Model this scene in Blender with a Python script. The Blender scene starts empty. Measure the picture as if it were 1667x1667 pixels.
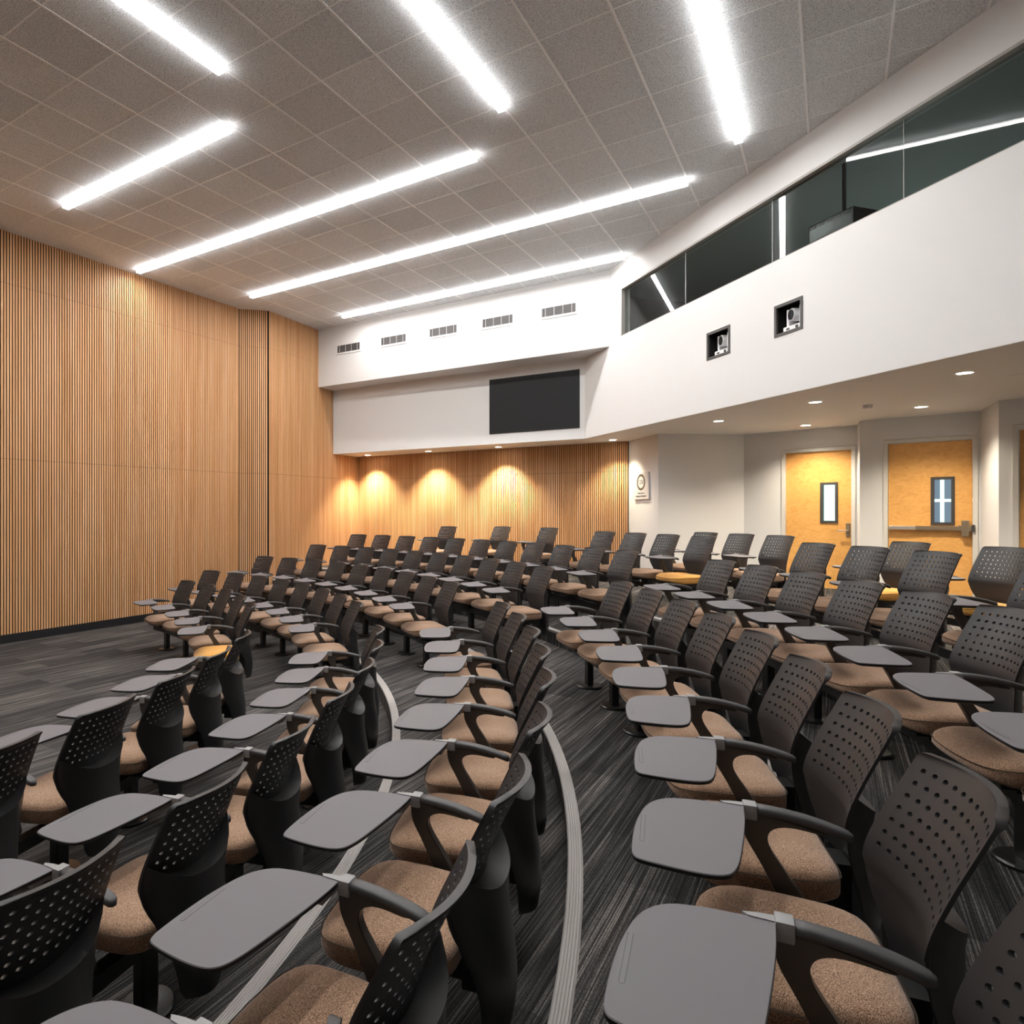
import bpy, bmesh, math, random
from mathutils import Vector, Matrix
random.seed(7)
sc = bpy.context.scene
COL = sc.collection
PI = math.pi
ld = bpy.data

# ------------------------------------------------------------------ materials
def new_mat(name):
    m = ld.materials.new(name); m.use_nodes = True
    nt = m.node_tree
    return m, nt, nt.nodes['Principled BSDF']

def simple(name, col, rough=.5, metal=0., spec=.5, bump=None, coat=0.):
    m, nt, b = new_mat(name)
    b.inputs['Base Color'].default_value = (*col, 1)
    b.inputs['Roughness'].default_value = rough
    b.inputs['Metallic'].default_value = metal
    b.inputs['Specular IOR Level'].default_value = spec
    b.inputs['Coat Weight'].default_value = coat
    if bump:
        tc = nt.nodes.new('ShaderNodeTexCoord'); n = nt.nodes.new('ShaderNodeTexNoise'); bp = nt.nodes.new('ShaderNodeBump')
        n.inputs['Scale'].default_value = bump[0]; bp.inputs['Strength'].default_value = bump[1]; bp.inputs['Distance'].default_value = .002
        nt.links.new(tc.outputs['Object'], n.inputs['Vector']); nt.links.new(n.outputs['Fac'], bp.inputs['Height'])
        nt.links.new(bp.outputs['Normal'], b.inputs['Normal'])
    return m

def emit(name, col, s):
    m = ld.materials.new(name); m.use_nodes = True; nt = m.node_tree
    nt.nodes.clear(); e = nt.nodes.new('ShaderNodeEmission'); o = nt.nodes.new('ShaderNodeOutputMaterial')
    e.inputs['Color'].default_value = (*col, 1); e.inputs['Strength'].default_value = s
    nt.links.new(e.outputs[0], o.inputs[0]); return m

def N(nt, t, **k):
    n = nt.nodes.new(t)
    for a, v in k.items():
        if a in n.inputs: n.inputs[a].default_value = v
        else: setattr(n, a, v)
    return n

def ramp(nt, fac, stops):
    r = nt.nodes.new('ShaderNodeValToRGB')
    e = r.color_ramp.elements
    while len(e) < len(stops): e.new(.5)
    for el, (p, c) in zip(e, stops):
        el.position = p; el.color = (*c, 1)
    nt.links.new(fac, r.inputs['Fac']); return r.outputs['Color']

def math_(nt, op, a, b=None):
    n = nt.nodes.new('ShaderNodeMath'); n.operation = op
    for i, v in enumerate((a, b)):
        if v is None: continue
        if isinstance(v, (int, float)): n.inputs[i].default_value = v
        else: nt.links.new(v, n.inputs[i])
    return n.outputs[0]

def mixc(nt, fac, a, b, mode='MIX'):
    n = nt.nodes.new('ShaderNodeMix'); n.data_type = 'RGBA'; n.blend_type = mode
    for i, v in ((0, fac), (6, a), (7, b)):
        if isinstance(v, (int, float)): n.inputs[i].default_value = v
        elif isinstance(v, tuple): n.inputs[i].default_value = (*v, 1)
        else: nt.links.new(v, n.inputs[i])
    return n.outputs[2]

YAW = math.radians(33.14)
TILE = .6096

def mat_wall():
    return simple('white_paint', (.72, .712, .705), .62, spec=.3, bump=(60, .12))

def mat_ceiling():
    m, nt, b = new_mat('fibre_ceiling_tile')
    tc = N(nt, 'ShaderNodeTexCoord')
    sep = N(nt, 'ShaderNodeSeparateXYZ'); nt.links.new(tc.outputs['Object'], sep.inputs[0])
    fx = math_(nt, 'FLOOR', math_(nt, 'DIVIDE', sep.outputs[0], TILE)); fy = math_(nt, 'FLOOR', math_(nt, 'DIVIDE', sep.outputs[1], TILE))
    cb = N(nt, 'ShaderNodeCombineXYZ'); nt.links.new(fx, cb.inputs[0]); nt.links.new(fy, cb.inputs[1])
    wn = N(nt, 'ShaderNodeTexWhiteNoise'); nt.links.new(cb.outputs[0], wn.inputs['Vector'])
    base = ramp(nt, wn.outputs['Value'], [(0, (.77, .80, .83)), (.5, (.82, .85, .88)), (1, (.86, .89, .92))])
    n1 = N(nt, 'ShaderNodeTexNoise', Scale=135., Detail=3.); nt.links.new(tc.outputs['Object'], n1.inputs['Vector'])
    n2 = N(nt, 'ShaderNodeTexVoronoi', Scale=120.); nt.links.new(tc.outputs['Object'], n2.inputs['Vector'])
    sp = ramp(nt, n1.outputs['Fac'], [(.37, (.38, .37, .36)), (.46, (1, 1, 1)), (1, (1.08, 1.08, 1.08))])
    sp2 = ramp(nt, n2.outputs['Distance'], [(.0, (.62, .60, .58)), (.28, (1, 1, 1))])
    c = mixc(nt, 1., base, sp, 'MULTIPLY'); c = mixc(nt, .8, c, sp2, 'MULTIPLY')
    nt.links.new(c, b.inputs['Base Color'])
    b.inputs['Roughness'].default_value = .95; b.inputs['Specular IOR Level'].default_value = .1
    bp = N(nt, 'ShaderNodeBump', Strength=.35, Distance=.004); nt.links.new(n1.outputs['Fac'], bp.inputs['Height'])
    nt.links.new(bp.outputs['Normal'], b.inputs['Normal'])
    return m

def mat_carpet():
    m, nt, b = new_mat('charcoal_plank_carpet')
    tc = N(nt, 'ShaderNodeTexCoord')
    mp = N(nt, 'ShaderNodeMapping', Rotation=(0, 0, -(PI/2 - YAW))); nt.links.new(tc.outputs['Object'], mp.inputs['Vector'])
    v = mp.outputs[0]                    # x runs along the planks, y across
    br = N(nt, 'ShaderNodeTexBrick', Scale=1.)
    br.offset = .37; br.inputs['Brick Width'].default_value = 1.0; br.inputs['Row Height'].default_value = .25
    br.inputs['Mortar Size'].default_value = .0012; br.inputs['Color1'].default_value = (0, 0, 0, 1); br.inputs['Color2'].default_value = (1, 1, 1, 1)
    br.inputs['Mortar'].default_value = (.3, .3, .3, 1); br.inputs['Bias'].default_value = 0
    nt.links.new(v, br.inputs['Vector'])
    ms = N(nt, 'ShaderNodeMapping', Scale=(.7, 13, 1)); nt.links.new(v, ms.inputs['Vector'])
    n1 = N(nt, 'ShaderNodeTexNoise', Scale=1.6, Detail=4., Roughness=.65); nt.links.new(ms.outputs[0], n1.inputs['Vector'])
    mf = N(nt, 'ShaderNodeMapping', Scale=(1.1, 215, 1)); nt.links.new(v, mf.inputs['Vector'])
    n2 = N(nt, 'ShaderNodeTexNoise', Scale=1., Detail=2.); nt.links.new(mf.outputs[0], n2.inputs['Vector'])
    mt = N(nt, 'ShaderNodeMapping', Scale=(210, 170, 1)); nt.links.new(v, mt.inputs['Vector'])
    n3 = N(nt, 'ShaderNodeTexNoise', Scale=1., Detail=1.); nt.links.new(mt.outputs[0], n3.inputs['Vector'])
    base = ramp(nt, n1.outputs['Fac'], [(.33, (.034, .034, .035)), (.5, (.062, .060, .060)), (.68, (.112, .106, .102))])
    tone = ramp(nt, br.outputs['Color'], [(0, (.62, .62, .63)), (1, (1.38, 1.35, 1.32))])
    lines = ramp(nt, n2.outputs['Fac'], [(.42, (.42, .42, .42)), (.56, (1.15, 1.14, 1.12)), (.66, (2.7, 2.6, 2.5))])
    tuft = ramp(nt, n3.outputs['Fac'], [(.35, (.55, .55, .55)), (.65, (1.4, 1.4, 1.4))])
    c = mixc(nt, 1., base, tone, 'MULTIPLY'); c = mixc(nt, 1., c, lines, 'MULTIPLY'); c = mixc(nt, .8, c, tuft, 'MULTIPLY')
    nt.links.new(c, b.inputs['Base Color']); b.inputs['Roughness'].default_value = .95
    b.inputs['Specular IOR Level'].default_value = .15
    bp = N(nt, 'ShaderNodeBump', Strength=.5, Distance=.003); nt.links.new(n2.outputs['Fac'], bp.inputs['Height'])
    nt.links.new(bp.outputs['Normal'], b.inputs['Normal'])
    return m

def mat_slat():
    m, nt, b = new_mat('oak_slat')
    tc = N(nt, 'ShaderNodeTexCoord')
    mp = N(nt, 'ShaderNodeMapping', Scale=(14, 14, .25)); nt.links.new(tc.outputs['Object'], mp.inputs['Vector'])
    n1 = N(nt, 'ShaderNodeTexNoise', Scale=1.6, Detail=2.); nt.links.new(mp.outputs[0], n1.inputs['Vector'])
    mg = N(nt, 'ShaderNodeMapping', Scale=(90, 90, 1.2)); nt.links.new(tc.outputs['Object'], mg.inputs['Vector'])
    n2 = N(nt, 'ShaderNodeTexNoise', Scale=1., Detail=4.); nt.links.new(mg.outputs[0], n2.inputs['Vector'])
    c = ramp(nt, n1.outputs['Fac'], [(.3, (.62, .31, .13)), (.5, (.72, .395, .19)), (.7, (.78, .47, .26))])
    g = ramp(nt, n2.outputs['Fac'], [(.35, (.86, .84, .8)), (.6, (1.05, 1.05, 1.05))])
    nt.links.new(mixc(nt, 1., c, g, 'MULTIPLY'), b.inputs['Base Color'])
    b.inputs['Roughness'].default_value = .5; b.inputs['Specular IOR Level'].default_value = .35
    return m

def mat_door():
    m, nt, b = new_mat('birch_veneer')
    tc = N(nt, 'ShaderNodeTexCoord')
    mp = N(nt, 'ShaderNodeMapping', Scale=(7, 7, 13)); nt.links.new(tc.outputs['Object'], mp.inputs['Vector'])
    n1 = N(nt, 'ShaderNodeTexNoise', Scale=1.4, Detail=5., Distortion=1.4); nt.links.new(mp.outputs[0], n1.inputs['Vector'])
    c = ramp(nt, n1.outputs['Fac'], [(.3, (.68, .335, .088)), (.5, (.76, .40, .118)), (.72, (.81, .45, .145))])
    nt.links.new(c, b.inputs['Base Color']); b.inputs['Roughness'].default_value = .38
    return m

def mat_fabric(name, lo, mid, hi):
    m, nt, b = new_mat(name)
    tc = N(nt, 'ShaderNodeTexCoord')
    mp = N(nt, 'ShaderNodeMapping', Rotation=(0, 0, PI/4)); nt.links.new(tc.outputs['Object'], mp.inputs['Vector'])
    n1 = N(nt, 'ShaderNodeTexNoise', Scale=420., Detail=1.); nt.links.new(mp.outputs[0], n1.inputs['Vector'])
    w = N(nt, 'ShaderNodeTexWave', Scale=95., Distortion=1.2); w.bands_direction = 'X'; nt.links.new(mp.outputs[0], w.inputs['Vector'])
    f = math_(nt, 'ADD', math_(nt, 'MULTIPLY', n1.outputs['Fac'], .94), math_(nt, 'MULTIPLY', w.outputs['Fac'], .06))
    c = ramp(nt, f, [(.34, lo), (.5, mid), (.64, hi)])
    nt.links.new(c, b.inputs['Base Color']); b.inputs['Roughness'].default_value = .92
    b.inputs['Specular IOR Level'].default_value = .15; b.inputs['Sheen Weight'].default_value = .25
    bp = N(nt, 'ShaderNodeBump', Strength=.4, Distance=.001); nt.links.new(f, bp.inputs['Height'])
    nt.links.new(bp.outputs['Normal'], b.inputs['Normal'])
    return m

def mat_plastic(name, col, rough=.42, spec=.5, fine=.25):
    return simple(name, col, rough, spec=spec, bump=(900, fine))

def mat_glass(name, tint=(.84, .87, .86), refl_ior=1.5):
    m = ld.materials.new(name); m.use_nodes = True; nt = m.node_tree; nt.nodes.clear()
    o = N(nt, 'ShaderNodeOutputMaterial'); mx = N(nt, 'ShaderNodeMixShader')
    t = N(nt, 'ShaderNodeBsdfTransparent', Color=(*tint, 1)); g = N(nt, 'ShaderNodeBsdfGlossy', Roughness=0.0)
    f = N(nt, 'ShaderNodeFresnel', IOR=refl_ior)
    ge = N(nt, 'ShaderNodeNewGeometry'); fr_ = math_(nt, 'MULTIPLY', f.outputs[0], math_(nt, 'SUBTRACT', 1., ge.outputs['Backfacing']))
    nt.links.new(fr_, mx.inputs[0]); nt.links.new(t.outputs[0], mx.inputs[1]); nt.links.new(g.outputs[0], mx.inputs[2])
    nt.links.new(mx.outputs[0], o.inputs[0]); return m

M = dict(
    wall=mat_wall(), ceiling=mat_ceiling(), carpet=mat_carpet(), slat=mat_slat(), door=mat_door(),
    grid=simple('ceiling_grid_metal', (.95, .96, .97), .35, spec=.8),
    backing=simple('black_felt', (.035, .02, .013), .95, spec=.1),
    base=simple('black_rubber_base', (.008, .008, .009), .55),
    nosing=simple('ribbed_grey_vinyl', (.46, .43, .41), .5),
    soffit=simple('soffit_paint', (.80, .785, .76), .7, spec=.3),
    shell=mat_plastic('black_moulded_plastic', (.024, .0235, .025), .42, .42),
    housing=mat_plastic('black_housing_plastic', (.028, .028, .029), .38, .6),
    pad=mat_plastic('dark_grey_arm_pad', (.058, .056, .058), .5),
    post=simple('dark_bronze_arm_frame', (.05, .043, .038), .36, spec=.5),
    tablet=mat_plastic('grey_laminate', (.166, .158, .168), .55, .22, .1),
    tabedge=simple('black_tablet_edge', (.006, .006, .006), .5),
    groove=simple('dark_groove', (.07, .067, .07), .5),
    groove_floor=simple('groove_floor', (.13, .125, .13), .5),
    hinge=simple('light_grey_cast_metal', (.27, .27, .27), .45),
    fabric=mat_fabric('brown_woven_fabric', (.095, .05, .028), (.33, .20, .125), (.55, .36, .245)),
    orange=mat_fabric('orange_vinyl', (.60, .27, .055), (.72, .36, .085), (.82, .44, .12)),
    piping=simple('dark_brown_piping', (.05, .03, .018), .9),
    steel=simple('black_powder_coat', (.010, .010, .010), .3, spec=.6),
    white_frame=simple('white_painted_metal', (.78, .77, .75), .45),
    frame=simple('grey_door_frame', (.66, .64, .60), .5),
    dark=simple('dark_grey_frame', (.05, .047, .045), .5),
    grille=simple('grey_grille', (.10, .095, .095), .6),
    screen=simple('matte_screen', (.024, .025, .027), .5, spec=.15),
    bezel=simple('tv_bezel', (.006, .006, .006), .35),
    control=simple('control_room_paint', (.16, .165, .16), .8),
    control_ceiling=simple('control_room_ceiling', (.4, .42, .41), .8),
    camwhite=simple('camera_white_plastic', (.75, .75, .76), .35),
    black=simple('black_plastic', (.01, .01, .012), .3),
    niche=simple('black_niche', (.012, .011, .011), .6),
    glass=mat_glass('clear_window_glass'), doorglass=mat_glass('door_lite_glass', (.9, .97, .96)),
    bronze=simple('bronze_metal', (.34, .27, .19), .42, metal=.8),
    satin=simple('satin_nickel', (.80, .72, .62), .34, metal=.85),
    winframe=simple('window_trim', (.38, .36, .335), .5),
    silicone=simple('glass_joint', (.62, .64, .63), .4),
    strip=emit('led_diffuser', (1., .985, .965), 58.), side_fill=emit('led_side_fill', (1., .985, .965), 12.), uplight=emit('led_halo_fill', (1., .985, .965), 4.),  # side and upward lenses are added emitters that lift the ceiling
    downl=emit('downlight_lens', (1., .93, .80), 30.),
    outside=emit('corridor_glow', (.80, 1., .95), 1.15),  # emission stands in for the light in the corridor
    outside2=emit('blue_window_glow', (.28, .33, .42), .6),  # emission stands in for the dim bluish view outside
    signpanel=simple('sign_panel', (.60, .59, .60), .4), ink=simple('sign_ink', (.09, .075, .055), .6),
    ink2=simple('sign_grey_ink', (.10, .095, .09), .6),
)

# ------------------------------------------------------------------ helpers
def link_mesh(name, bm, mats, parent=None, smooth=False, loc=None, rotz=None):
    bm.normal_update()
    me = ld.meshes.new(name); bm.to_mesh(me); bm.free()
    if not isinstance(mats, (list, tuple)): mats = [mats]
    for m in mats: me.materials.append(m)
    if smooth:
        for p in me.polygons: p.use_smooth = True
    o = ld.objects.new(name, me); COL.objects.link(o)
    if parent: o.parent = parent
    if loc is not None: o.location = loc
    if rotz is not None: o.rotation_euler = (0, 0, rotz)
    return o

def sharp(o, deg=35):
    me = o.data
    bm = bmesh.new(); bm.from_mesh(me)
    for e in bm.edges:
        if len(e.link_faces) == 2 and e.calc_face_angle(0) > math.radians(deg): e.smooth = False
    bm.to_mesh(me); bm.free()
    for p in me.polygons: p.use_smooth = True
    return o

def empty(name, loc, rotz=0):
    o = ld.objects.new(name, None); COL.objects.link(o); o.location = loc; o.rotation_euler = (0, 0, rotz)
    o.empty_display_size = .1
    return o

def tag(o, label, cat, group=None):
    o['label'] = label; o['category'] = cat
    if group: o['group'] = group
    return o

def struct(o): o['kind'] = 'structure'; return o

def box(bm, x0, x1, y0, y1, z0, z1, mtx=None, bevel=0, mat=0):
    vs = [bm.verts.new((x, y, z)) for z in (z0, z1) for y in (y0, y1) for x in (x0, x1)]
    fs = [bm.faces.new([vs[i] for i in f]) for f in ((0, 2, 3, 1), (4, 5, 7, 6), (0, 1, 5, 4), (2, 6, 7, 3), (0, 4, 6, 2), (1, 3, 7, 5))]
    for f in fs: f.material_index = mat
    if bevel:
        es = list({e for f in fs for e in f.edges})
        r = bmesh.ops.bevel(bm, geom=es, offset=bevel, segments=2, affect='EDGES', profile=.7)
        vs = list({v for f in r['faces'] for v in f.verts} | {v for v in vs if v.is_valid})
    if mtx is not None:
        for v in vs:
            if v.is_valid: v.co = mtx @ v.co
    return vs

def prism(bm, pts, z0, z1, mat=0):
    a = [bm.verts.new((x, y, z0)) for x, y in pts]; b = [bm.verts.new((x, y, z1)) for x, y in pts]
    n = len(pts); fs = [bm.faces.new(list(reversed(a))), bm.faces.new(b)]
    for i in range(n): fs.append(bm.faces.new((a[i], a[(i+1) % n], b[(i+1) % n], b[i])))
    for f in fs: f.material_index = mat
    return fs

def cyl(bm, r, z0, z1, n=24, cx=0, cy=0, r2=None, mtx=None, mat=0):
    r2 = r if r2 is None else r2
    a = [bm.verts.new((cx + r*math.cos(2*PI*i/n), cy + r*math.sin(2*PI*i/n), z0)) for i in range(n)]
    b = [bm.verts.new((cx + r2*math.cos(2*PI*i/n), cy + r2*math.sin(2*PI*i/n), z1)) for i in range(n)]
    fs = [bm.faces.new(list(reversed(a))), bm.faces.new(b)]
    for i in range(n): fs.append(bm.faces.new((a[i], a[(i+1) % n], b[(i+1) % n], b[i])))
    for f in fs: f.material_index = mat
    if mtx is not None:
        for v in a + b: v.co = mtx @ v.co
    return a + b

def loft(bm, rings, closed_ring=True, cap=True):
    R = [[bm.verts.new(p) for p in r] for r in rings]
    n = len(R[0])
    for a, b in zip(R, R[1:]):
        for i in range(n if closed_ring else n-1):
            j = (i+1) % n
            bm.faces.new((a[i], a[j], b[j], b[i]))
    if cap:
        bm.faces.new(list(reversed(R[0]))); bm.faces.new(R[-1])
    return R

class Line:
    """A wall line on plan: origin p, unit direction d, inward normal n (towards the hall)."""
    def __init__(s, p, q, flip=False):
        s.p = Vector(p); s.q = Vector(q); s.L = (s.q - s.p).length; s.d = (s.q - s.p)/s.L
        s.n = Vector((s.d.y, -s.d.x)) * (-1 if flip else 1)
        s.rot = math.atan2(s.d.y, s.d.x)
    def at(s, u, off=0): return s.p + s.d*u + s.n*off
    def mtx(s):      # local x along wall, local y = INTO the wall (away from hall), z up (right-handed)
        return Matrix.Translation((s.p.x, s.p.y, 0)) @ Matrix.Rotation(s.rot, 4, 'Z')

def wall_boxes(name, line, rects, mat, thick=.12, parent=None):
    """rects: (u0,u1,z0,z1) boxes behind the line."""
    bm = bmesh.new()
    y = -1 if line.n.dot(Vector((-line.d.y, line.d.x))) > 0 else 1
    for u0, u1, z0, z1 in rects:
        box(bm, u0, u1, min(0, y*thick), max(0, y*thick), z0, z1)
    o = link_mesh(name, bm, mat, parent)
    o.matrix_world = line.mtx()
    return o

# ------------------------------------------------------------------ key levels
CEIL = 5.717; SOF = 3.093
LV = [0, 0, 0, .17, .34, .50, .655, .655]     # floor level of row 1..7 at index 1..7
TOP = .655
NOS = [6.95, 8.00, 9.03, 10.05]
CN = Vector((-7.105, 4.649))                  # centre of the curved rows

P_LA = (-9.5, 3.27); P_LB = (-3.37, 12.37); P_LC = (-2.84, 12.50); P_LD = (-1.325, 15.07)
P_BR = (3.86, 11.60)
UPL = Line((-2.02, 13.76), (3.143, 10.375))       # upper bulkhead face
TVL = Line((-1.80, 14.23), (3.06, 11.12))         # recessed face carrying the screen
BKL = Line(P_LD, P_BR)
def balc(Z): return (5.634 - .24*Z, Z)
BAL = Line(balc(11.15), balc(-4.3))

# ------------------------------------------------------------------ floor and tiers
bm = bmesh.new()
prism(bm, [(-12, -4.5), (9.3, -4.5), (9.3, 6.2), (4.6, 12.9), (-1.2, 16.4), (-3.9, 12.6), (-12, 0.6)], -.15, 0)
struct(link_mesh('floor', bm, M['carpet']))

def half(bm, p, n):
    g = bm.verts[:] + bm.edges[:] + bm.faces[:]
    r = bmesh.ops.bisect_plane(bm, geom=g, plane_co=(p[0], p[1], 0), plane_no=(n[0], n[1], 0), clear_outer=True)
    return r
tiers = []
zs = [.17, .34, .50, TOP]
lineL = Line(P_LC, P_LD); lineL0 = Line(P_LA, P_LB)
for i, (r0, z) in enumerate(zip(NOS, zs)):
    bm = bmesh.new()
    r1 = NOS[i+1] + .02 if i < 3 else 22
    a0, a1, n = -75, 100, 140
    A = [math.radians(a0 + (a1-a0)*k/n) for k in range(n+1)]
    zl = zs[i-1] if i else 0
    top_i = [bm.verts.new((CN.x + r0*math.cos(a), CN.y + r0*math.sin(a), z)) for a in A]
    top_o = [bm.verts.new((CN.x + r1*math.cos(a), CN.y + r1*math.sin(a), z)) for a in A]
    bot_i = [bm.verts.new((CN.x + r0*math.cos(a), CN.y + r0*math.sin(a), zl - .001)) for a in A]
    for k in range(n):
        bm.faces.new((top_i[k], top_o[k], top_o[k+1], top_i[k+1]))
        bm.faces.new((bot_i[k], top_i[k], top_i[k+1], bot_i[k+1]))
    # clip at the outer walls
    nl = Vector((-lineL.d.y, lineL.d.x)); half(bm, lineL.at(0, -.05), nl)
    nb = Vector((-BKL.d.y, BKL.d.x)); half(bm, BKL.at(0, -.05), nb)
    half(bm, (9.2, 0), (1, 0)); half(bm, (0, -4.4), (0, -1))
    struct(link_mesh('floor', bm, M['carpet']))
    # ribbed nosing on the edge
    bm = bmesh.new()
    prof = [(-.004, -.028), (-.012, -.004), (-.008, .004)]
    for k in range(5):
        q = -.004 + k*.0105
        prof += [(q, .0065), (q + .0065, .0065), (q + .008, .0035)]
    prof += [(.052, .0005), (.052, -.028)]
    rings = []
    for a in A:
        rings.append([(CN.x + (r0+pr)*math.cos(a), CN.y + (r0+pr)*math.sin(a), z + pz) for pr, pz in prof])
    loft(bm, rings)
    half(bm, lineL.at(0, 0), nl); half(bm, BKL.at(0, 0), nb); half(bm, (9.0, 0), (1, 0)); half(bm, (0, -4.3), (0, -1))
    struct(link_mesh('trim_%d' % (i+1), bm, M['nosing']))

# ------------------------------------------------------------------ slatted walls
def slat_mesh(line, z0, z1, depth=.009, pitch=.038, w=.0230, off=0.012):
    bm = bmesh.new(); u = pitch*.5
    s = 1 if line.n.dot(Vector((-line.d.y, line.d.x))) > 0 else -1
    seams = [z0, 2.56, 5.0, z1]
    seams = [z for z in seams if z0 <= z <= z1]
    while u < line.L - .01:
        for a, b in zip(seams, seams[1:]):
            if b - a < .01: continue
            ya, yb = sorted((s*off, s*(off+depth)))
            box(bm, u - w/2, u + w/2, ya, yb, a + (.002 if a != z0 else 0), b - (.002 if b != z1 else 0))
        u += pitch
    return bm
def slat_wall(name, line, z0, z1, base=True):
    s = 1 if line.n.dot(Vector((-line.d.y, line.d.x))) > 0 else -1
    bm = bmesh.new(); ya, yb = sorted((s*.012, -s*.10)); box(bm, 0, line.L, ya, yb, 0, z1)
    w = struct(link_mesh(name, bm, M['backing'])); w.matrix_world = line.mtx()
    p = link_mesh('slat_panel', slat_mesh(line, z0, z1), M['slat'], w)
    return w
L1 = Line(P_LA, P_LB); L2 = Line(P_LB, P_LC); L3 = Line(P_LC, P_LD)
slat_wall('wall_left', L1, .12, CEIL)
slat_wall('wall_left', L2, .12, CEIL)
slat_wall('wall_left', L3, .12, CEIL)
slat_wall('wall_back', BKL, TOP + .10, SOF)
for ln in (L1, L2, L3):
    bm = bmesh.new(); s = 1 if ln.n.dot(Vector((-ln.d.y, ln.d.x))) > 0 else -1
    ya, yb = sorted((s*.012, s*.030)); box(bm, 0, ln.L, ya, yb, 0, .119)
    b = struct(link_mesh('baseboard_left', bm, M['base'])); b.matrix_world = ln.mtx()

# ------------------------------------------------------------------ white bulkheads
# both bulkheads abut the slat wall on the left (line L3) and the control-room wall on the right
def far(line, u, off): v = line.at(u, off); return (v.x, v.y)
bm = bmesh.new()
prism(bm, [far(UPL, -.06, 0), far(UPL, UPL.L, 0), far(TVL, TVL.L, 0), far(TVL, 0, 0)], 4.487, CEIL)
struct(link_mesh('wall_back', bm, M['wall']))
bm = bmesh.new()
prism(bm, [far(TVL, 0, 0), far(TVL, TVL.L, 0), far(BKL, BKL.L, 0), far(BKL, -.0, 0)], SOF, 4.487)
struct(link_mesh('wall_back', bm, M['wall']))

# ------------------------------------------------------------------ control room wall (balcony front) with glazing and niches
def ub(Z): return (11.15 - Z)*math.hypot(1, .24)      # distance along BAL for a depth
U0, U1 = ub(10.05), ub(-2.6)
WZ0, WZ1 = 4.563, 5.315
n1 = (ub(8.117), ub(7.711)); n2 = (ub(7.05), ub(6.678)); NZ0, NZ1 = 3.725, 4.072
rects = [(0, U0, SOF, CEIL), (U0, U1, WZ1, CEIL), (U1, BAL.L, SOF, CEIL),
         (U0, n1[0], SOF, WZ0), (n1[0], n1[1], SOF, NZ0), (n1[0], n1[1], NZ1, WZ0),
         (n1[1], n2[0], SOF, WZ0), (n2[0], n2[1], SOF, NZ0), (n2[0], n2[1], NZ1, WZ0), (n2[1], U1, SOF, WZ0)]
YB = -1 if BAL.n.dot(Vector((-BAL.d.y, BAL.d.x))) > 0 else 1    # local y pointing into the wall
def yy(a, b): return tuple(sorted((YB*a, YB*b)))
struct(wall_boxes('wall_right', BAL, rects, M['wall'], .16))
BM = BAL.mtx()
# glazing
w = empty('window_1', (0, 0, 0)); struct(w); w.matrix_world = BM
bm = bmesh.new()
fr = .03
y0, y1 = yy(-.004, .10)
box(bm, U0, U1, y0, y1, WZ1 - fr*.9, WZ1); box(bm, U0, U1, *yy(0, .10), WZ0, WZ0 + .008)
box(bm, U0, U0 + fr, y0, y1, WZ0, WZ1)
link_mesh('window_frame', bm, M['winframe'], w)
u = U0 + fr; step = 1.5
k = 0
while u < U1:
    e = min(u + step - (fr if k == 0 else 0), U1)
    bm = bmesh.new(); box(bm, u + .002, e - .002, *yy(.05, .06), WZ0 + .008, WZ1 - fr*.9)
    link_mesh('pane', bm, M['glass'], w)
    bm = bmesh.new(); box(bm, e - .002, e + .002, *yy(.0495, .0605), WZ0 + .006, WZ1 - fr*.9)
    link_mesh('glass_joint', bm, M['silicone'], w)
    u = e; k += 1
# dark control room behind it
bm = bmesh.new()
D = 3.2
box(bm, -.05, BAL.L, *yy(.16, D), SOF + .001, 3.45)            # its floor slab above the soffit
box(bm, 0, BAL.L, *yy(D, D+.1), 3.45, CEIL - .01)
box(bm, -.1, 0, *yy(.16, D), 3.45, CEIL - .01)
o = struct(link_mesh('wall_control_room', bm, M['control'])); o.matrix_world = BM
bm = bmesh.new(); box(bm, 0, BAL.L, *yy(.16, D), CEIL - .12, CEIL - .011)
o = struct(link_mesh('ceiling_control_room', bm, M['control_ceiling'])); o.matrix_world = BM
cl = empty('control_room_fill_light', (5.9, 7.6, 3.46)); tag(cl, 'added small dim floor uplight inside the dark control room', 'lamp')  # added fill light, no fixture known here; brightens the control room ceiling
bm = bmesh.new(); cyl(bm, .10, 0, .08, 24); link_mesh('housing', bm, M['control_ceiling'], cl)
_l = ld.lights.new('control_room_fill_lamp', 'POINT'); _l.energy = 14; _l.color = (.85, 1., .97); _l.shadow_soft_size = .09
_lo = ld.objects.new('lamp', _l); COL.objects.link(_lo); _lo.parent = cl; _lo.location = (0, 0, .25)
# projector hanging inside
pj = empty('projector', (4.66, 6.98, 4.80)); tag(pj, 'dark boxy projector hanging behind the control room glass', 'projector')
pj.rotation_euler = (0, 0, BAL.rot + .05)
bm = bmesh.new(); box(bm, -.27, .27, -.2, .2, 0, .2, bevel=.02); link_mesh('body', bm, M['black'], pj)
bm = bmesh.new()
for i in range(5): box(bm, -.24 + i*.1, -.17 + i*.1, -.205, -.198, .15, .175); box(bm, -.24 + i*.1, -.17 + i*.1, .198, .205, .15, .175)
link_mesh('air_vent', bm, M['dark'], pj)
bm = bmesh.new(); cyl(bm, .05, 0, .05, 20, mtx=Matrix.Translation((0, -YB*-.2, .08)) @ Matrix.Rotation(PI/2, 4, 'X')); link_mesh('lens', bm, M['dark'], pj)
bm = bmesh.new(); cyl(bm, .02, .2, CEIL - .12 - 4.80, 12); link_mesh('mount', bm, M['black'], pj)

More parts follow.
